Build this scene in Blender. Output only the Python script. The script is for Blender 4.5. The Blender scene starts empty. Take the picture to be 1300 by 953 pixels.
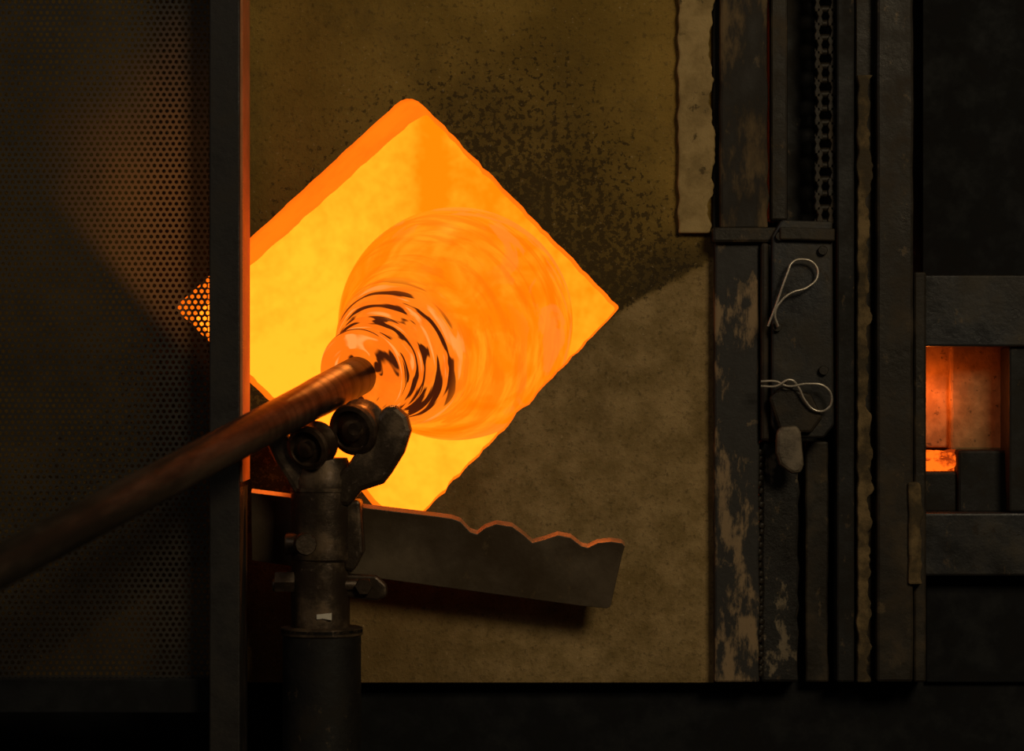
import bpy, bmesh, math, random
from mathutils import Vector, Matrix, noise as mnoise
random.seed(7)
sc = bpy.context.scene
sc.view_settings.view_transform = 'Standard'
sc.view_settings.look = 'None'
H0 = 1.2      # eye height (m)
CD = 4.0      # distance of the photographer from the furnace door

# survey: door-front plane is y=0, 1 photo pixel = 1 mm there.
def W(px, py, d=0.0):
    k = (CD + d) / CD
    return Vector(((px - 650) / 1000 * k, d, H0 + (476.5 - py) / 1000 * k))

# ------------------------------------------------------------------ nodes
class NT:
    def __init__(s, name):
        s.m = bpy.data.materials.new(name); s.m.use_nodes = True
        s.t = s.m.node_tree; s.t.nodes.clear()
        s.out = s.t.nodes.new('ShaderNodeOutputMaterial')
        s.tc = s.t.nodes.new('ShaderNodeTexCoord')
        s.obj = s.tc.outputs['Object']
    def n(s, typ): return s.t.nodes.new(typ)
    def put(s, sock, v):
        if isinstance(v, (int, float)):
            sock.default_value = v
        elif isinstance(v, (tuple, list)):
            v = tuple(v)
            try: sock.default_value = v
            except Exception: sock.default_value = v + (1,)
        else: s.t.links.new(v, sock)
    def math(s, op, a, b=0.0, clamp=False):
        x = s.n('ShaderNodeMath'); x.operation = op; x.use_clamp = clamp
        s.put(x.inputs[0], a); s.put(x.inputs[1], b); return x.outputs[0]
    def xyz(s, v=None):
        x = s.n('ShaderNodeSeparateXYZ'); s.put(x.inputs[0], v or s.obj); return x.outputs
    def comb(s, a, b, c):
        x = s.n('ShaderNodeCombineXYZ')
        for i, v in enumerate((a, b, c)): s.put(x.inputs[i], v)
        return x.outputs[0]
    def noise(s, scale, detail=4, rough=0.55, vec=None, stretch=None, dist=0.0):
        v = vec or s.obj
        if stretch:
            mp = s.n('ShaderNodeMapping'); s.put(mp.inputs[0], v); mp.inputs['Scale'].default_value = stretch
            v = mp.outputs[0]
        x = s.n('ShaderNodeTexNoise'); s.put(x.inputs['Vector'], v)
        x.inputs['Scale'].default_value = scale; x.inputs['Detail'].default_value = detail
        x.inputs['Roughness'].default_value = rough; x.inputs['Distortion'].default_value = dist
        return x.outputs[0]
    def ramp(s, v, a, b, lo=0.0, hi=1.0):
        x = s.n('ShaderNodeMapRange'); x.interpolation_type = 'SMOOTHSTEP'
        s.put(x.inputs[0], v)
        if a < b: vals = (a, b, lo, hi)
        else: vals = (b, a, hi, lo)
        for i, q in enumerate(vals): x.inputs[i + 1].default_value = q
        return x.outputs[0]
    def mix(s, f, a, b):
        x = s.n('ShaderNodeMix'); x.data_type = 'RGBA'
        s.put(x.inputs[0], f)
        for i, v in ((6, a), (7, b)):
            if isinstance(v, tuple) and len(v) == 3: v = v + (1,)
            s.put(x.inputs[i], v)
        return x.outputs[2]
    def bsdf(s, col, rough=0.6, metal=0.0, emis=None, estr=0.0, bump=None, bstr=0.3, bdist=0.002, ior=1.45, spec=None):
        p = s.n('ShaderNodeBsdfPrincipled')
        if isinstance(col, tuple) and len(col) == 3: col = col + (1,)
        s.put(p.inputs['Base Color'], col); s.put(p.inputs['Roughness'], rough)
        s.put(p.inputs['Metallic'], metal); p.inputs['IOR'].default_value = ior
        if spec is not None: p.inputs['Specular IOR Level'].default_value = spec
        if emis is not None:
            if isinstance(emis, tuple) and len(emis) == 3: emis = emis + (1,)
            s.put(p.inputs['Emission Color'], emis); s.put(p.inputs['Emission Strength'], estr)
        if bump is not None:
            b = s.n('ShaderNodeBump'); s.put(b.inputs['Height'], bump)
            b.inputs['Strength'].default_value = bstr; b.inputs['Distance'].default_value = bdist
            s.t.links.new(b.outputs[0], p.inputs['Normal'])
        s.t.links.new(p.outputs[0], s.out.inputs[0]); return s.m

def m_metal(name, dark, light, scale=30, th=(0.5, 0.62), rough=0.55, metal=0.5, stretch=None, bstr=0.4, third=None, big=True):
    t = NT(name)
    a = t.noise(scale, 8, 0.65, stretch=stretch)
    f = t.ramp(a, th[0], th[1])
    c = t.mix(f, dark, light)
    if third:
        g = t.ramp(t.noise(scale * 2.3, 6, 0.7), 0.60, 0.68)
        c = t.mix(g, c, third)
    if big:   # uneven grime over the whole part
        gr = t.ramp(t.noise(5.5, 5, 0.65), 0.38, 0.62)
        c = t.mix(t.math('MULTIPLY', gr, 0.65), c, (dark[0] * .40, dark[1] * .3, dark[2] * .18))
        dust = t.ramp(t.noise(38, 8, 0.75, stretch=(1.3, 1, .8)), 0.585, 0.66)
        c = t.mix(t.math('MULTIPLY', dust, 0.38), c, (0.17, 0.11, 0.05))
    r = t.ramp(a, 0.3, 0.7, rough - 0.12, rough + 0.2)
    return t.bsdf(c, r, metal, bump=t.noise(scale * 4, 6, 0.7), bstr=bstr, bdist=0.002)

steel_dark = m_metal('dark_steel', (0.026, 0.020, 0.013), (0.075, 0.050, 0.025), 18, (0.45, 0.7), 0.5, 0.3)
steel_blue = m_metal('blued_steel', (0.036, 0.036, 0.038), (0.065, 0.052, 0.036), 14, (0.45, 0.7), 0.4, 0.4, third=(0.03, 0.02, 0.012))
steel_black = m_metal('black_steel', (0.009, 0.007, 0.005), (0.018, 0.012, 0.006), 20, (0.45, 0.7), 0.65, 0.1)
plinth_mat = m_metal('black_plinth', (0.003, 0.003, 0.003), (0.005, 0.004, 0.003), 20, (0.45, 0.7), 0.9, 0.0, big=False)
frame_mat = m_metal('screen_frame_steel', (0.018, 0.015, 0.013), (0.03, 0.024, 0.018), 20, (0.45, 0.7), 0.55, 0.2, big=False)
rim_lit_mat = m_metal('rim_lit_steel', (0.50, 0.17, 0.055), (0.7, 0.25, 0.09), 16, (0.4, 0.7), 0.6, 0.0, big=False)  # orange furnace rim light put into the base colour
rust_mat = m_metal('rusted_steel', (0.026, 0.020, 0.014), (0.17, 0.11, 0.05), 16, (0.48, 0.64), 0.75, 0.1, stretch=(1.6, 1, .55))
chip_mat = m_metal('chipped_paint_steel', (0.028, 0.024, 0.020), (0.28, 0.185, 0.095), 17, (0.51, 0.60), 0.6, 0.15, stretch=(1.5, 1, .6), third=(0.14, 0.095, 0.05), big=False)
weld_mat = m_metal('weld_spatter_steel', (0.026, 0.023, 0.020), (0.24, 0.18, 0.11), 40, (0.55, 0.64), 0.45, 0.4, stretch=(1, 1, .6))
fibre_mat = m_metal('ceramic_fibre_edge', (0.26, 0.170, 0.06), (0.44, 0.30, 0.125), 22, (0.35, 0.65), 0.95, 0.0, bstr=0.9, big=False, third=(.12, .08, .03))
brown_fibre = m_metal('scorched_fibre', (0.05, 0.034, 0.015), (0.20, 0.13, 0.055), 26, (0.4, 0.68), 0.95, 0.0, bstr=0.9, big=False)
yoke_mat = m_metal('stand_iron', (0.060, 0.040, 0.025), (0.16, 0.105, 0.06), 22, (0.46, 0.66), 0.40, 0.6, third=(0.20, 0.14, 0.10), big=False)
bar_mat = m_metal('notched_bar_iron', (0.105, 0.075, 0.044), (0.16, 0.115, 0.068), 12, (0.45, 0.7), 0.5, 0.2)
edge_mat = m_metal('lit_bar_edge', (0.45, 0.20, 0.08), (0.6, 0.28, 0.12), 40, (0.4, 0.7), 0.5, 0.1, big=False)  # furnace light on the notch edges, painted as a bright orange colour
wheel_mat = m_metal('roller_steel', (0.075, 0.045, 0.026), (0.16, 0.10, 0.06), 30, (0.45, 0.7), 0.38, 0.7, bstr=0.2, big=False)
wire_mat = m_metal('wire_steel', (0.60, 0.52, 0.42), (0.42, 0.35, 0.27), 60, (0.45, 0.7), 0.35, 0.6, bstr=0.05, big=False)
tab_mat = m_metal('worn_tab', (0.08, 0.06, 0.04), (0.22, 0.17, 0.115), 30, (0.4, 0.65), 0.5, 0.3, big=False)
brick_mat = m_metal('fire_brick', (0.30, 0.175, 0.07), (0.46, 0.28, 0.12), 40, (0.4, 0.65), 0.95, 0.0, big=False, third=(.1, .06, .03))
floor_mat = m_metal('workshop_floor', (0.03, 0.028, 0.025), (0.05, 0.045, 0.04), 5, (0.4, 0.65), 0.9, 0.0)
chalk_mat = m_metal('chalk_mark', (0.6, 0.55, 0.45), (0.7, 0.62, 0.5), 30, (0.4, 0.65), 0.9, 0.0, big=False)

def m_screen():
    t = NT('screen_steel')
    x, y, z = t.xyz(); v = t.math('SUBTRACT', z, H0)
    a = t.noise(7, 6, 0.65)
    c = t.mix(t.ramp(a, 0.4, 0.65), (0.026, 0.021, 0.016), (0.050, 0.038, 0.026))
    # glow from behind the sheet, painted into its colour on the port side
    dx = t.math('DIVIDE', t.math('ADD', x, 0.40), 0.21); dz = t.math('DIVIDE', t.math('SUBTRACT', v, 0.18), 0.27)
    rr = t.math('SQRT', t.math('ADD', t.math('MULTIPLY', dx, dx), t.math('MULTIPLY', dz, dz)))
    near_port = t.ramp(t.math('ADD', rr, t.math('MULTIPLY', t.math('SUBTRACT', a, 0.5), 0.8)), 1.1, 0.1)
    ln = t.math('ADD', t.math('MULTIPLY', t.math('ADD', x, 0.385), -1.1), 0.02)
    near_port = t.math('MULTIPLY', near_port, t.ramp(t.math('SUBTRACT', v, ln), -0.03, 0.02))
    c = t.mix(t.math('MULTIPLY', near_port, 0.95), c, (0.42, 0.165, 0.045))
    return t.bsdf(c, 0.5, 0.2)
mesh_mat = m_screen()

def m_pipe():
    t = NT('blowpipe_steel')
    a = t.noise(26, 7, 0.65, stretch=(1, 1, 0.25))
    c = t.mix(t.ramp(a, 0.4, 0.65), (0.075, 0.062, 0.048), (0.17, 0.135, 0.10))
    z = t.xyz()[2]
    band = t.ramp(t.noise(60, 3, 0.5, vec=t.comb(0.0, 0.0, z)), 0.42, 0.6)
    near_port = t.ramp(z, 0.40, 0.05)
    c = t.mix(t.math('MULTIPLY', t.math('MULTIPLY', band, near_port), 0.9), c, (0.03, 0.02, 0.012))
    return t.bsdf(c, t.ramp(a, 0.3, 0.7, 0.30, 0.5), 0.8, bump=t.noise(90, 5, 0.6), bstr=0.3, bdist=0.001)
pipe_mat = m_pipe()

# refractory door face, sooty and scorched around the port
def m_door():
    t = NT('refractory_door_face')
    x, y, z = t.xyz()
    v = t.math('SUBTRACT', z, H0)
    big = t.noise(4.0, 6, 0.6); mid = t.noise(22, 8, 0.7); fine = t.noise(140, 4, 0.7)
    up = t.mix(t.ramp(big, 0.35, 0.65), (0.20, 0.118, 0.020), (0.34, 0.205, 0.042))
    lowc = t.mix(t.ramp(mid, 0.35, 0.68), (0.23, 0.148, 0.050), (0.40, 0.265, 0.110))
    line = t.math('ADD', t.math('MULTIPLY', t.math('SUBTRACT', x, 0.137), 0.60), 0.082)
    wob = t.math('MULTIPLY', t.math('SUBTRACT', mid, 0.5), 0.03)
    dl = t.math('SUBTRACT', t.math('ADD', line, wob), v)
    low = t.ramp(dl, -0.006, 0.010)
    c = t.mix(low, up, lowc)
    # soot fan outside the upper right edge
    s = t.math('ADD', t.math('MULTIPLY', t.math('ADD', x, 0.13), 0.713),
               t.math('MULTIPLY', t.math('SUBTRACT', v, 0.3585), 0.70))
    al = t.math('SUBTRACT', t.math('MULTIPLY', t.math('ADD', x, 0.13), 0.70),
                t.math('MULTIPLY', t.math('SUBTRACT', v, 0.3585), 0.713))
    fall = t.ramp(t.math('ADD', s, t.math('MULTIPLY', t.math('SUBTRACT', big, 0.5), 0.26)), 0.22, -0.03)
    along = t.math('MULTIPLY', t.ramp(al, -0.10, 0.2), t.ramp(al, 0.68, 0.40))
    soot = t.math('MULTIPLY', t.math('MULTIPLY', fall, along), t.math('SUBTRACT', 1.0, low))
    speck = t.ramp(t.math('ADD', t.noise(120, 3, 0.65), t.math('MULTIPLY', soot, 0.20)), 0.585, 0.67)
    sf = t.math('MAXIMUM', t.math('MULTIPLY', speck, 0.80), t.math('MULTIPLY', soot, 0.50))
    sf = t.math('MULTIPLY', sf, t.ramp(soot, -0.25, 0.30))
    c = t.mix(sf, c, (0.030, 0.018, 0.007))
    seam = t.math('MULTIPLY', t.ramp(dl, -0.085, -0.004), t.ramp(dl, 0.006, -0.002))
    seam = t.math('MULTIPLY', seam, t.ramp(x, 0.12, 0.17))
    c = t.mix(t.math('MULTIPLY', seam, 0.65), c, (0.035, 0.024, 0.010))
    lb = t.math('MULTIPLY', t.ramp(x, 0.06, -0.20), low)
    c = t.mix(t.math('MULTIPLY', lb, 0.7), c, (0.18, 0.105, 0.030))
    pit = t.ramp(fine, 0.54, 0.66)
    c = t.mix(t.math('MULTIPLY', pit, 0.45), c, (0.06, 0.04, 0.015))
    sp2 = t.ramp(t.noise(200, 2, 0.5), 0.66, 0.72)
    c = t.mix(t.math('MULTIPLY', sp2, 0.4), c, (0.5, 0.36, 0.18))
    blot = t.ramp(t.noise(7, 7, 0.7), 0.48, 0.68)
    c = t.mix(t.math('MULTIPLY', blot, 0.45), c, (0.10, 0.062, 0.018))
    h = t.math('ADD', fine, t.math('MULTIPLY', mid, 1.2))
    return t.bsdf(c, 0.85, 0.0, bump=h, bstr=0.7, bdist=0.003, spec=0.25)
door_mat = m_door()

def m_emit(name, build):
    t = NT(name); c, st = build(t)
    e = t.n('ShaderNodeEmission'); t.put(e.inputs[0], c); t.put(e.inputs[1], st)
    t.t.links.new(e.outputs[0], t.out.inputs[0]); return t.m

def ch(t):
    x, y, z = t.xyz()
    a = t.noise(4, 6, 0.62, dist=0.8); b = t.noise(45, 6, 0.7)
    f = t.math('ADD', t.ramp(x, -0.30, 0.12, 0.15, 0.85), t.math('MULTIPLY', t.math('SUBTRACT', a, 0.5), 2.0))
    f = t.math('ADD', f, t.math('MULTIPLY', t.math('SUBTRACT', b, 0.5), 1.1))
    f = t.math('ADD', f, t.ramp(z, 1.34, 1.6, 0.0, 0.30))
    st = t.math('MULTIPLY', t.ramp(t.math('ABSOLUTE', t.math('ADD', x, 0.118)), 0.035, 0.0), t.ramp(z, 1.34, 1.46))
    f = t.math('ADD', f, t.math('MULTIPLY', st, 0.5), clamp=True)
    return t.mix(f, (3.0, 0.58, 0.022), (2.8, 0.265, 0.002)), 1.0
chamber_mat = m_emit('incandescent_lining', ch)

def rv(t):
    a = t.noise(9, 6, 0.6); y = t.xyz()[1]
    f = t.math('MULTIPLY', t.ramp(a, 0.35, 0.65), 0.4)
    f = t.math('ADD', f, t.ramp(y, 0.02, 0.0, 0.0, 0.35), clamp=True)
    return t.mix(f, (1.5, 0.22, 0.005), (0.9, 0.11, 0.003)), 1.0
reveal_mat = m_emit('glowing_port_edge', rv)

def m_glass():
    t = NT('molten_glass')
    x, y, z = t.xyz()    # local z runs along the blowpipe, 0 at the pipe tip
    r = t.math('SQRT', t.math('ADD', t.math('MULTIPLY', x, x), t.math('MULTIPLY', y, y)))
    ir = t.math('DIVIDE', 1.0, t.math('MAXIMUM', r, 0.004))
    ca = t.math('MULTIPLY', x, ir); sa = t.math('MULTIPLY', y, ir)
    vec = t.comb(t.math('MULTIPLY', ca, 0.9), t.math('MULTIPLY', sa, 0.9), t.math('MULTIPLY', z, 40.0))
    st = t.noise(1.0, 5, 0.6, vec=vec, dist=0.9)
    vec2 = t.comb(t.math('MULTIPLY', x, 6.0), t.math('MULTIPLY', y, 6.0), t.math('MULTIPLY', z, 9.0))
    sw = t.noise(1.0, 3, 0.5, vec=vec2, dist=3.0)
    c = t.mix(t.ramp(sw, 0.36, 0.66), (1.3, 0.220, 0.001), (1.2, 0.320, 0.008))
    c = t.mix(t.math('MULTIPLY', t.ramp(st, 0.45, 0.62), 0.65), c, (1.0, 0.165, 0.001))
    far = t.ramp(z, 0.17, 0.25)
    pale = t.math('MULTIPLY', far, t.ramp(t.noise(0.7, 4, 0.5, vec=vec2, dist=4.0), 0.50, 0.56))
    c = t.mix(t.math('MULTIPLY', pale, 0.55), c, (0.88, 0.24, 0.028))
    # dark reflections and pale highlights painted into the neck's colour
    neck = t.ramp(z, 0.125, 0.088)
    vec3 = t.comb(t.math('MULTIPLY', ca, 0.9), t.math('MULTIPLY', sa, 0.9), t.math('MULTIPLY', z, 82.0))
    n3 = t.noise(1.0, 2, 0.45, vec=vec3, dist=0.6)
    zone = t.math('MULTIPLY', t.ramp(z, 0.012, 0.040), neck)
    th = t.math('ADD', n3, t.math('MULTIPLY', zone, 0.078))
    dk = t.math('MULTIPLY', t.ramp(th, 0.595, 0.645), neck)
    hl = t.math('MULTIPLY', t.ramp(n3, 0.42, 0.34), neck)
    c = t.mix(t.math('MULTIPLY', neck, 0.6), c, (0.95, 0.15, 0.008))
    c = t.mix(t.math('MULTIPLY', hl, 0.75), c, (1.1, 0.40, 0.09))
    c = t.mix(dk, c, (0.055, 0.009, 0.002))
    return t.bsdf((0.02, 0.01, 0.005), 0.35, 0.0, emis=c, estr=1.0, ior=1.03,
                  bump=st, bstr=0.15, bdist=0.004)
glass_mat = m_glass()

def em(t):
    a = t.noise(45, 4, 0.6)
    return t.mix(t.ramp(a, 0.42, 0.58), (0.35, 0.035, 0.003), (1.6, 0.20, 0.010)), 1.0
ember_mat = m_emit('embers', em)

# ------------------------------------------------------------------ geometry
def empty(name, loc=(0, 0, 0)):
    e = bpy.data.objects.new(name, None); e.empty_display_size = 0.05
    sc.collection.objects.link(e); e.location = loc; return e
def finish(me, name, mat, parent=None, bevel=0.0, smooth=False, seg=2):
    o = bpy.data.objects.new(name, me); sc.collection.objects.link(o)
    if mat: me.materials.append(mat)
    if parent: o.parent = parent
    if bevel:
        b = o.modifiers.new('bevel', 'BEVEL'); b.width = bevel; b.segments = seg; b.limit_method = 'ANGLE'
        b.angle_limit = math.radians(35)
    if smooth:
        for p in me.polygons: p.use_smooth = True
    return o
def prism(name, pts, y0, y1, mat, parent=None, bevel=0.002):
    """pts: list of (x,z) outline; extruded from y0 to y1"""
    bm = bmesh.new()
    a = [bm.verts.new((p[0], y0, p[1])) for p in pts]
    b = [bm.verts.new((p[0], y1, p[1])) for p in pts]
    n = len(pts)
    bm.faces.new(a); bm.faces.new(b[::-1])
    for i in range(n):
        bm.faces.new((a[i], b[i], b[(i + 1) % n], a[(i + 1) % n]))
    bmesh.ops.recalc_face_normals(bm, faces=bm.faces)
    me = bpy.data.meshes.new(name); bm.to_mesh(me); bm.free()
    return finish(me, name, mat, parent, bevel)
def pw(lst, d):
    return [(W(a, b, d).x, W(a, b, d).z) for a, b in lst]
def slab(name, x0, x1, y0, y1, d0, d1, mat, parent=None, bevel=0.002, rough=0.0, step=12):
    if rough:
        pts = []
        n = max(2, int((y1 - y0) / step))
        for i in range(n + 1):
            yy = y0 + (y1 - y0) * i / n
            pts.append((x1 + mnoise.noise((yy * .05, x1 * .1, 0)) * rough * 1.6 + random.uniform(-1, 1) * rough * .4, yy))
        for i in range(n, -1, -1):
            yy = y0 + (y1 - y0) * i / n
            pts.append((x0 + mnoise.noise((yy * .05, x0 * .1, 5)) * rough * .6, yy))
    else:
        pts = [(x0, y0), (x1, y0), (x1, y1), (x0, y1)]
    return prism(name, pw(pts, d0), d0, d1, mat, parent, bevel)
def orient(d):
    return Vector(d).normalized().to_track_quat('Z', 'Y')
def lathe(name, prof, origin, axis, mat, parent=None, seg=48, caps=True):
    """prof (r,z) ; local z along axis, object origin at 'origin'"""
    bm = bmesh.new(); rings = []
    for r, z in prof:
        rings.append([bm.verts.new((r * math.cos(2 * math.pi * i / seg), r * math.sin(2 * math.pi * i / seg), z)) for i in range(seg)])
    for a, b in zip(rings, rings[1:]):
        for i in range(seg):
            bm.faces.new((a[i], a[(i + 1) % seg], b[(i + 1) % seg], b[i]))
    if caps:
        bm.faces.new(rings[0][::-1]); bm.faces.new(rings[-1])
    bmesh.ops.recalc_face_normals(bm, faces=bm.faces)
    me = bpy.data.meshes.new(name); bm.to_mesh(me); bm.free()
    o = finish(me, name, mat, parent, 0, True)
    o.rotation_mode = 'QUATERNION'; o.rotation_quaternion = orient(axis); o.location = origin
    me.set_sharp_from_angle(angle=math.radians(40))
    return o
def bolt(name, pos, axis, r, l, mat, parent, sides=6):
    return lathe(name, [(r * .9, 0), (r, r * .12), (r, l - r * .12), (r * .9, l)], pos, axis, mat, parent, seg=sides)

# ================= FURNACE =================
furn = empty('glass_furnace')
hole_c = [(520, 116), (787, 390), (512, 678), (222, 390)]
def hole_loop(corners, radii, jit, step=9):
    pts = []; n = len(corners)
    for i in range(n):
        P = Vector(corners[i]); A = Vector(corners[i - 1]); B = Vector(corners[(i + 1) % n]); r = radii[i]
        p1 = P + (A - P).normalized() * r; p2 = P + (B - P).normalized() * r
        for k in range(6):
            t = k / 5; pts.append(((1 - t) ** 2) * p1 + 2 * t * (1 - t) * P + t * t * p2)
        Q = B + (P - B).normalized() * radii[(i + 1) % n]
        L = (Q - p2).length; m = int(L / step)
        nrm = Vector((-(B - P).y, (B - P).x)).normalized()
        for k in range(1, m):
            q = p2 + (Q - p2) * k / m
            q = q + nrm * (mnoise.noise((q.x * .06, q.y * .06, i)) * jit[i])
            pts.append(q)
    return pts
front = hole_loop(hole_c, [26, 5, 20, 10], [3.5, 4, 3, 1.2])
back = []
for p in front:
    q = Vector(p)
    # upper-left jamb is splayed, the right jambs nearly square
    s = (q.x - 520) * (-0.69) + (q.y - 118) * (-0.72)
    tl = max(0, 1 - abs(s) / 30)
    c = Vector((508, 392))
    q = q + (c - q).normalized() * 2
    q = q + Vector((16, 16)) * tl
    back.append(q)
TH = 0.09
def door_mesh():
    bm = bmesh.new()
    f = [bm.verts.new(W(p.x, p.y)) for p in front]
    bk = []
    for p in back:
        w = W(p.x, p.y); bk.append(bm.verts.new((w.x, TH, w.z)))
    out = [W(-160, -150), W(906, -150), W(906, 866), W(-160, 866)]
    o1 = [bm.verts.new(v) for v in out]; o2 = [bm.verts.new((v.x, TH, v.z)) for v in out]
    n = len(f)
    def loop(vs): return [bm.edges.new((vs[i], vs[(i + 1) % len(vs)])) for i in range(len(vs))]
    e1 = loop(f) + loop(o1)
    r = bmesh.ops.triangle_fill(bm, use_beauty=True, use_dissolve=False, edges=e1)
    e2 = loop(bk) + loop(o2)
    bmesh.ops.triangle_fill(bm, use_beauty=True, use_dissolve=False, edges=e2)
    for i in range(4): bm.faces.new((o1[i], o1[(i + 1) % 4], o2[(i + 1) % 4], o2[i]))
    for i in range(n):
        fc = bm.faces.new((f[i], f[(i + 1) % n], bk[(i + 1) % n], bk[i])); fc.material_index = 1
    bmesh.ops.recalc_face_normals(bm, faces=bm.faces)
    me = bpy.data.meshes.new('door_panel'); bm.to_mesh(me); bm.free()
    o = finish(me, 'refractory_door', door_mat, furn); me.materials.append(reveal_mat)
    return o
door_mesh()
def openbox(name, x0, x1, z0, z1, y0, y1, mat, parent):
    bm = bmesh.new()
    a = [bm.verts.new(v) for v in ((x0, y0, z0), (x1, y0, z0), (x1, y0, z1), (x0, y0, z1))]
    b = [bm.verts.new(v) for v in ((x0, y1, z0), (x1, y1, z0), (x1, y1, z1), (x0, y1, z1))]
    for i in range(4): bm.faces.new((a[i], b[i], b[(i + 1) % 4], a[(i + 1) % 4]))
    bm.faces.new(b)
    bmesh.ops.recalc_face_normals(bm, faces=bm.faces)
    me = bpy.data.meshes.new(name); bm.to_mesh(me); bm.free()
    return finish(me, name, mat, parent)
cz = H0 + 0.09
openbox('hot_chamber', -0.52, 0.24, cz - 0.38, cz + 0.38, TH, 0.62, chamber_mat, furn)
openbox('casing', -0.58, 0.30, H0 - 0.389, cz + 0.50, TH, 0.70, steel_black, furn)
prism('base', [(-0.82, 0.0), (0.95, 0.0), (0.95, H0 - 0.3895), (-0.82, H0 - 0.3895)], 0.03, 0.7, plinth_mat, furn, 0)
slab('back_plate', 906, 1500, -150, 866, 0.10, 0.13, steel_black, furn, 0)
slab('ceramic_board_edge', 861, 904, -150, 296, -0.012, 0.0, fibre_mat, furn, 0.003, rough=5, step=5)

# ================= DOOR GUIDE RAILS =================
rail = empty('door_guide_rail')
slab('upper_rail_flange', 914, 975, -150, 291, -0.028, 0.02, rust_mat, rail, 0.004, rough=2, step=20)
slab('upper_rail_web', 905, 918, -150, 300, -0.008, 0.05, steel_black, rail, 0.002)
slab('lower_rail_flange', 907, 964, 306, 866, -0.022, 0.02, chip_mat, rail, 0.003, rough=1.5, step=20)
slab('ledge', 904, 990, 288, 308, -0.034, 0.03, steel_dark, rail, 0.004, rough=2, step=6)
slab('groove_back', 960, 1100, -150, 866, 0.055, 0.07, steel_black, rail, 0)
slab('lower_spatter_strip', 966, 1014, 560, 866, -0.012, 0.04, weld_mat, rail, 0.004, rough=2, step=16)
slab('upper_inner_bar', 978, 1000, -150, 280, -0.006, 0.05, steel_dark, rail, 0.003)
slab('latch_rod', 966, 977, 308, 560, -0.034, 0.0, steel_dark, rail, 0.004)
slab('inner_post', 1062, 1085, -150, 866, -0.018, 0.05, steel_black, rail, 0.003)
slab('lower_inner_bar', 1022, 1052, 560, 866, 0.005, 0.05, steel_dark, rail, 0.003, rough=2, step=18)
slab('fibre_gasket', 1089, 1104, 95, 866, -0.026, 0.05, brown_fibre, rail, 0.002, rough=5, step=5)
slab('gasket_backing', 1086, 1112, -150, 866, -0.006, 0.05, steel_dark, rail, 0.002)
slab('outer_post', 1113, 1160, -150, 866, -0.030, 0.06, steel_dark, rail, 0.004, rough=1, step=40)
slab('outer_gasket', 1153, 1171, 612, 742, -0.036, 0.03, brown_fibre, rail, 0.003, rough=3, step=8)
slab('outer_jamb', 1160, 1176, 345, 866, -0.020, 0.06, steel_dark, rail, 0.003)
# irregular weld bead where the flange meets the spatter strip
for k in range(34):
    q = random.uniform(0.7, 1.15)
    lathe('weld_bead_%d' % k, [(0.001 * q, -0.0045), (0.0042 * q, -0.003), (0.0050 * q, 0.0), (0.0042 * q, 0.003), (0.001 * q, 0.0045)],
          W(965 + random.uniform(-1.5, 1.5), 572 + k * 8.6 + random.uniform(-2, 2), -0.014), (0.5, 0, 1), steel_dark, rail, seg=10)

latch = empty('latch_plate')
pl = [(980, 300), (992, 279), (1057, 281), (1059, 540), (1046, 556), (990, 556), (979, 540)]
prism('plate', pw(pl, -0.045), -0.045, -0.020, steel_blue, latch, 0.003)
prism('cap_strip', pw([(990, 288), (1060, 290), (1060, 306), (990, 304)], -0.055), -0.055, -0.045, steel_dark, latch, 0.002)
prism('latch_arm', pw([(976, 505), (992, 490), (1030, 500), (1045, 530), (1030, 550), (990, 548)], -0.056), -0.056, -0.045, steel_dark, latch, 0.004)
tab = [(986, 548), (992, 541), (1012, 540), (1017, 548), (1021, 590), (1017, 600), (1006, 602), (990, 590), (985, 575)]
prism('worn_tab', pw(tab, -0.062), -0.062, -0.045, tab_mat, latch, 0.005)
for i, (a, b) in enumerate([(990, 300), (1044, 318), (986, 415), (1003, 487), (1045, 470)]):
    bolt('rivet_%d' % i, W(a, b, -0.044), (0, -1, 0), 0.006, 0.008, steel_dark, latch, 12)

def clip(name, pts, d):
    cu = bpy.data.curves.new(name, 'CURVE'); cu.dimensions = '3D'
    cu.bevel_depth = 0.0015; cu.bevel_resolution = 3; cu.resolution_u = 10
    sp = cu.splines.new('BEZIER'); sp.bezier_points.add(len(pts) - 1)
    for i, (a, b) in enumerate(pts):
        p = sp.bezier_points[i]; p.co = W(a, b, d - 0.003 * math.sin(i * .9)); p.handle_left_type = p.handle_right_type = 'AUTO'
    o = bpy.data.objects.new(name, cu); sc.collection.objects.link(o); cu.materials.append(wire_mat)
    return o
clip('hairpin_cotter_pin', [(975, 414), (986, 385), (1000, 346), (1006, 333), (1018, 329), (1034, 335), (1038, 350), (1026, 364), (1004, 372), (992, 382), (984, 398), (988, 414)], -0.060)
clip('hairpin_cotter_pin', [(966, 490), (985, 490), (1004, 482), (1014, 492), (1022, 508), (1036, 521), (1050, 519), (1056, 506), (1048, 491), (1025, 487), (1000, 490), (985, 484), (966, 484)], -0.064)

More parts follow.
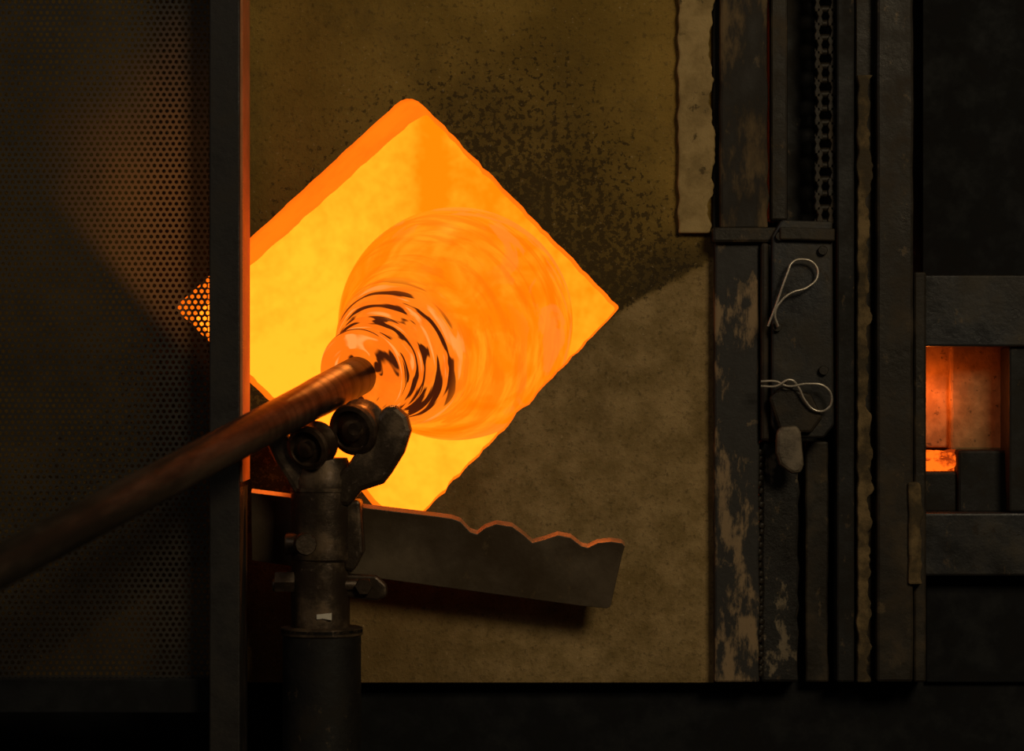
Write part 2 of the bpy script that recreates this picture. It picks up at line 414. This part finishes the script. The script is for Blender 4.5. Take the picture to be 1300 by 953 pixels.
# ================= DRIVE CHAIN =================
chain = empty('roller_chain')
yy = -150; i = 0
while yy < 268:
    for sx in (-1, 1):
        cx = 1048 + sx * (10 if i % 2 == 0 else 7)
        o = [(cx - 3, yy - 2), (cx + 3, yy - 2), (cx + 4, yy + 4), (cx + 2, yy + 9), (cx + 4, yy + 15), (cx + 3, yy + 21), (cx - 3, yy + 21), (cx - 4, yy + 15), (cx - 2, yy + 9), (cx - 4, yy + 4)]
        prism('link_%d_%d' % (i, sx), pw(o, -0.004), -0.004, 0.012, steel_dark, chain, 0.001)
    p = W(1034, yy + 18, 0.004)
    lathe('roller_%d' % i, [(0.005, 0), (0.005, 0.028)], p, (1, 0, 0), steel_dark, chain, seg=12)
    yy += 18; i += 1

# ================= SIDE FURNACE =================
side = empty('side_furnace')
slab('upper_beam', 1164, 1420, 349, 440, -0.012, 0.05, steel_blue, side, 0.003)
slab('upper_recess', 1172, 1420, -150, 349, 0.06, 0.09, plinth_mat, side, 0)
slab('fire_brick', 1206, 1281, 436, 572, 0.066, 0.13, brick_mat, side, 0.004, rough=2, step=20)
slab('right_post', 1281, 1420, 440, 650, -0.004, 0.09, steel_black, side, 0.003)
slab('fire_brick_left', 1160, 1208, 436, 568, 0.080, 0.099, brick_mat, side, 0.003)
slab('sill_block', 1216, 1282, 571, 652, 0.03, 0.09, steel_black, side, 0.004)
slab('lower_beam', 1170, 1420, 651, 731, -0.014, 0.05, steel_blue, side, 0.003)
slab('lower_panel', 1176, 1420, 734, 866, 0.02, 0.05, plinth_mat, side, 0.002)
slab('ash_bed', 1170, 1217, 598, 651, 0.04, 0.09, steel_black, side, 0.004)
bm = bmesh.new()
for k in range(60):
    c = W(random.uniform(1176, 1214), random.uniform(574, 600), 0.06 + random.uniform(-.012, .015))
    bmesh.ops.create_icosphere(bm, subdivisions=2, radius=random.uniform(.004, .009), matrix=Matrix.Translation(c) @ Matrix.Diagonal((1.6, 1, .5, 1)))
me = bpy.data.meshes.new('embers'); bm.to_mesh(me); bm.free()
finish(me, 'embers', ember_mat, side, 0, True)

# ================= PERFORATED SCREEN =================
scr = empty('perforated_screen')
SD = -0.10
def perf():
    x0 = W(-160, 0, SD).x; x1 = W(268, 0, SD).x; z1 = W(0, -150, SD).z; z0 = W(0, 866, SD).z
    p = 0.0078; R = p / math.sqrt(3); hr = p * 0.34
    vs = []; fs = []
    rows = int((z1 - z0) / (R * 1.5)); cols = int((x1 - x0) / p)
    for j in range(rows):
        for i in range(cols):
            cx = x0 + (i + (0.5 if j % 2 else 0)) * p + p / 2; cz_ = z0 + j * R * 1.5 + R
            b = len(vs)
            for k in range(6):
                a = math.radians(30 + 60 * k); vs.append((cx + R * math.cos(a), SD, cz_ + R * math.sin(a)))
            for k in range(6):
                a = math.radians(30 + 60 * k); vs.append((cx + hr * math.cos(a), SD, cz_ + hr * math.sin(a)))
            for k in range(6):
                fs.append((b + k, b + (k + 1) % 6, b + 6 + (k + 1) % 6, b + 6 + k))
    me = bpy.data.meshes.new('perforated_sheet'); me.from_pydata(vs, [], fs); me.update()
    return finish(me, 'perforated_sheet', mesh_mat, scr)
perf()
xb = W(317.5, 0, -0.04).x
xa = W(266, 0, -0.15).x
prism('frame_upright', [(xa, 0.0), (xb - 0.003, 0.0), (xb - 0.003, H0 + 0.65), (xa, H0 + 0.65)], -0.155, -0.04, frame_mat, scr, 0.002)
prism('rim_lit_side_plate', [(xb - 0.0028, H0 - 0.13), (xb, H0 - 0.13), (xb, H0 + 0.64), (xb - 0.0028, H0 + 0.64)], -0.150, -0.042, rim_lit_mat, scr, 0)  # thin plate added to carry the painted rim light of the upright
slab('bottom_rail', -160, 266, 862, 905, -0.12, -0.08, plinth_mat, scr, 0.002)
slab('leg', -160, -120, 866, 1676, -0.12, -0.08, steel_black, scr, 0.002)

# ================= BLOWPIPE + GATHER =================
tip = W(456, 476, -0.055)
near = W(0, 719, -0.73)
ax = (tip - near).normalized()
tail = near - ax * 0.45
L = (tip - tail).length
pr = 0.0245
lathe('blowpipe', [(0.013, -0.002), (pr - .002, -0.003), (pr, 0.002), (pr, 0.10), (pr * .96, 0.13), (pr * .94, 0.30), (pr * .88, L)], tip, -ax, pipe_mat, None, seg=40)
gprof = [(0.026, 0.006), (0.036, -0.004), (0.046, -0.008), (0.054, -0.004), (0.058, 0.006), (0.057, 0.016), (0.053, 0.024), (0.055, 0.032), (0.062, 0.040),
         (0.065, 0.050), (0.064, 0.056), (0.069, 0.064), (0.076, 0.074), (0.079, 0.084), (0.083, 0.092), (0.094, 0.104)]
Cc = 0.268; a_, b_ = 0.162, 0.154
th0 = math.asin(0.112 / b_)
n = 34
gp = list(gprof)
for k in range(n + 1):
    th = th0 + (math.pi - th0 - 0.01) * k / n
    gp.append((b_ * math.sin(th), Cc - a_ * math.cos(th)))
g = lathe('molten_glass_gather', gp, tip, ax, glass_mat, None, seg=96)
sub = g.modifiers.new('sub', 'SUBSURF'); sub.levels = 1; sub.render_levels = 2

# ================= PIPE STAND =================
st = empty('pipe_stand_yoke')
PD = -0.118
def vtube(name, cx, top, bot, r, mat, flare=0.0, d=PD):
    a = W(cx, top, d); b = W(cx, bot, d) if isinstance(bot, (int, float)) and bot > 0 else Vector((a.x, a.y, 0.0))
    h = a.z - b.z
    return lathe(name, [(r * .93, 0), (r, .003), (r, h - .006), (r + flare, h - .005), (r + flare, h - .001), (r * .93, h)], (a.x, a.y, b.z), (0, 0, 1), mat, st, seg=40)
vtube('outer_tube', 408.5, 797, 0, 0.0485, steel_black, 0.002)
vtube('outer_tube_collar', 408.5, 795, 808, 0.0505, yoke_mat)
vtube('inner_tube', 407, 612, 800, 0.0362, yoke_mat)
vtube('socket_collar', 409, 618, 712, 0.0385, yoke_mat, 0.001)
lathe('socket_cone', [(0.038, 0), (0.039, 0.012), (0.034, 0.030), (0.030, 0.04)], W(410, 622, PD), (0, 0, 1), yoke_mat, st, seg=36)
d0 = PD - 0.026; d1 = PD + 0.022
ra = [(404, 640), (420, 606), (442, 590), (462, 560), (480, 528), (490, 515), (503, 513), (518, 527), (523, 546), (514, 574), (498, 600), (488, 613), (460, 622), (444, 642)]
la = [(440, 640), (382, 636), (368, 612), (350, 584), (340, 562), (342, 546), (353, 540), (366, 550), (384, 574), (404, 588), (434, 602)]
prism('yoke_arm_right', pw(ra, PD), d0 - .004, d1, yoke_mat, st, 0.007)
prism('yoke_arm_left', pw(la, PD), d0, d1 - .004, yoke_mat, st, 0.006)
def wheel(name, px, py, d, r, w):
    c = W(px, py, d)
    p = [(r * .30, -w * .62), (r * .38, -w * .6), (r * .42, -w * .40), (r * .70, -w * .36), (r * .78, -w * .54), (r * .95, -w * .50), (r, -w * .35), (r * .86, -w * .1), (r * .86, w * .1), (r, w * .35), (r * .95, w * .5), (r * .8, w * .52), (r * .4, w * .5)]
    return lathe(name, p, c, (0.434, 0.86, 0.253), wheel_mat, st, seg=40)
wheel('roller_right', 455, 542, PD - 0.018, 0.033, 0.034)
wheel('roller_left', 397, 565, PD - 0.034, 0.028, 0.032)
lathe('axle_right', [(0.008, 0), (0.008, 0.05)], W(449, 545, PD - 0.040), (0.434, 0.86, 0.253), yoke_mat, st, seg=14)
lathe('axle_left', [(0.008, 0), (0.008, 0.05)], W(391, 568, PD - 0.054), (0.434, 0.86, 0.253), yoke_mat, st, seg=14)
bolt('clamp_bolt_head', W(386, 690, PD - 0.056), (0.25, -0.9, 0), 0.014, 0.012, yoke_mat, st, 12)
bolt('clamp_bolt_shank', W(390, 690, PD - 0.034), (-0.25, -0.9, 0), 0.010, 0.025, yoke_mat, st, 12)
bolt('side_bolt', W(362, 690, PD - 0.02), (1, 0, 0), 0.013, 0.03, yoke_mat, st, 12)
bolt('lower_bolt_left', W(349, 738, PD - 0.01), (1, 0, 0), 0.014, 0.025, yoke_mat, st, 6)
bolt('lower_bolt_shank', W(346, 742, PD - 0.01), (1, 0, 0), 0.008, 0.12, yoke_mat, st, 12)
prism('lower_lug', pw([(436, 728), (478, 730), (491, 742), (492, 755), (480, 762), (436, 756)], PD), PD - .012, PD + .012, yoke_mat, st, 0.003)
bolt('lower_bolt_right', W(462, 744, PD - 0.012), (0, -1, 0), 0.011, 0.01, yoke_mat, st, 6)
prism('bracket', pw([(436, 636), (458, 634), (462, 700), (450, 724), (436, 722)], PD), PD - .02, PD + .05, yoke_mat, st, 0.004)
prism('paint_mark', pw([(402, 780), (421, 778), (421, 787), (410, 785), (402, 786)], PD - .0375), PD - .0380, PD - .034, chalk_mat, st, 0.0)

# notched rest bar, leaning so its top edge is towards the room
def notched():
    top = [(319.5, 622), (375, 629), (460, 641), (560, 653), (574, 655), (585, 659), (597, 672), (606, 675), (616, 667), (630, 662), (650, 665), (664, 675), (676, 686), (690, 682), (708, 676), (724, 679), (738, 690), (746, 692), (758, 686), (775, 684), (789, 686), (793, 690), (790, 700)]
    bot = [(775, 768), (770, 770), (740, 767), (445, 727), (319.5, 709)]
    D = -0.066
    pts = pw(top + bot, D)
    o = prism('notched_rest_bar', pts, -0.007, 0.007, bar_mat, st, 0.001)
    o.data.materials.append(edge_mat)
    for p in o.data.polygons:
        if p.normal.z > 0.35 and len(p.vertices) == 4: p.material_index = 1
    c = W(550, 700, D); lean = math.radians(20)
    for v in o.data.vertices:
        dz = (v.co.z - c.z) + (v.co.x - c.x) * 0.13; base = v.co.z - dz
        y = v.co.y
        v.co.y = D + y * math.cos(lean) - dz * math.sin(lean) * 0.5
        v.co.z = base + dz + y * math.sin(lean)
    return o
notched()

# ================= ROOM =================
def quad(name, pts, mat):
    me = bpy.data.meshes.new(name); me.from_pydata(pts, [], [tuple(range(len(pts)))]); me.update()
    return finish(me, name, mat)
quad('floor', [(-3, -5, 0), (3, -5, 0), (3, 1.5, 0), (-3, 1.5, 0)], floor_mat)
quad('wall_back', [(-3, 1.5, 0), (3, 1.5, 0), (3, 1.5, 3), (-3, 1.5, 3)], steel_black)

# ================= LIGHT =================
def area(name, loc, tgt, size, power, col):
    l = bpy.data.lights.new(name, 'AREA'); l.size = size; l.energy = power; l.color = col
    o = bpy.data.objects.new(name, l); sc.collection.objects.link(o); o.location = loc
    o.rotation_mode = 'QUATERNION'; o.rotation_quaternion = (Vector(tgt) - Vector(loc)).to_track_quat('-Z', 'Y'); return o
area('workshop_lamp', (1.6, -3.2, 2.9), (0.15, 0, 1.1), 0.9, 36, (1.0, 0.83, 0.55))
area('left_area_light', (-2.0, -2.6, 2.6), (-0.2, 0, 1.2), 0.8, 5, (1.0, 0.9, 0.8))  # weak area light from the front left
def point(name, loc, e, col, r, parent):
    l = bpy.data.lights.new(name, 'POINT'); l.energy = e; l.color = col; l.shadow_soft_size = r
    o = bpy.data.objects.new(name, l); sc.collection.objects.link(o); o.location = loc; o.parent = parent; return o
point('added_brick_glow_light', W(1171, 500, 0.045), 0.20, (1, 0.18, 0.02), 0.008, side)  # unseen lamp added behind the jamb for the glow on the brick
point('added_chamber_light', (-0.10, 0.155, cz + 0.345), 26, (1, 0.30, 0.045), 0.025, furn)  # unseen lamp added above the port to light the stand and bar
w = bpy.data.worlds.new('world'); sc.world = w; w.use_nodes = True
w.node_tree.nodes['Background'].inputs[0].default_value = (1.0, 0.8, 0.5, 1)
w.node_tree.nodes['Background'].inputs[1].default_value = 0.006

# ================= CAMERA =================
cam = bpy.data.cameras.new('camera'); co = bpy.data.objects.new('camera', cam); sc.collection.objects.link(co)
co.location = (0, -CD, H0); co.rotation_euler = (math.radians(90), 0, 0)
cam.sensor_width = 36; cam.lens = 36 * CD / 1.3
cam.dof.use_dof = True; cam.dof.focus_distance = CD - 0.03; cam.dof.aperture_fstop = 3.2
sc.camera = co
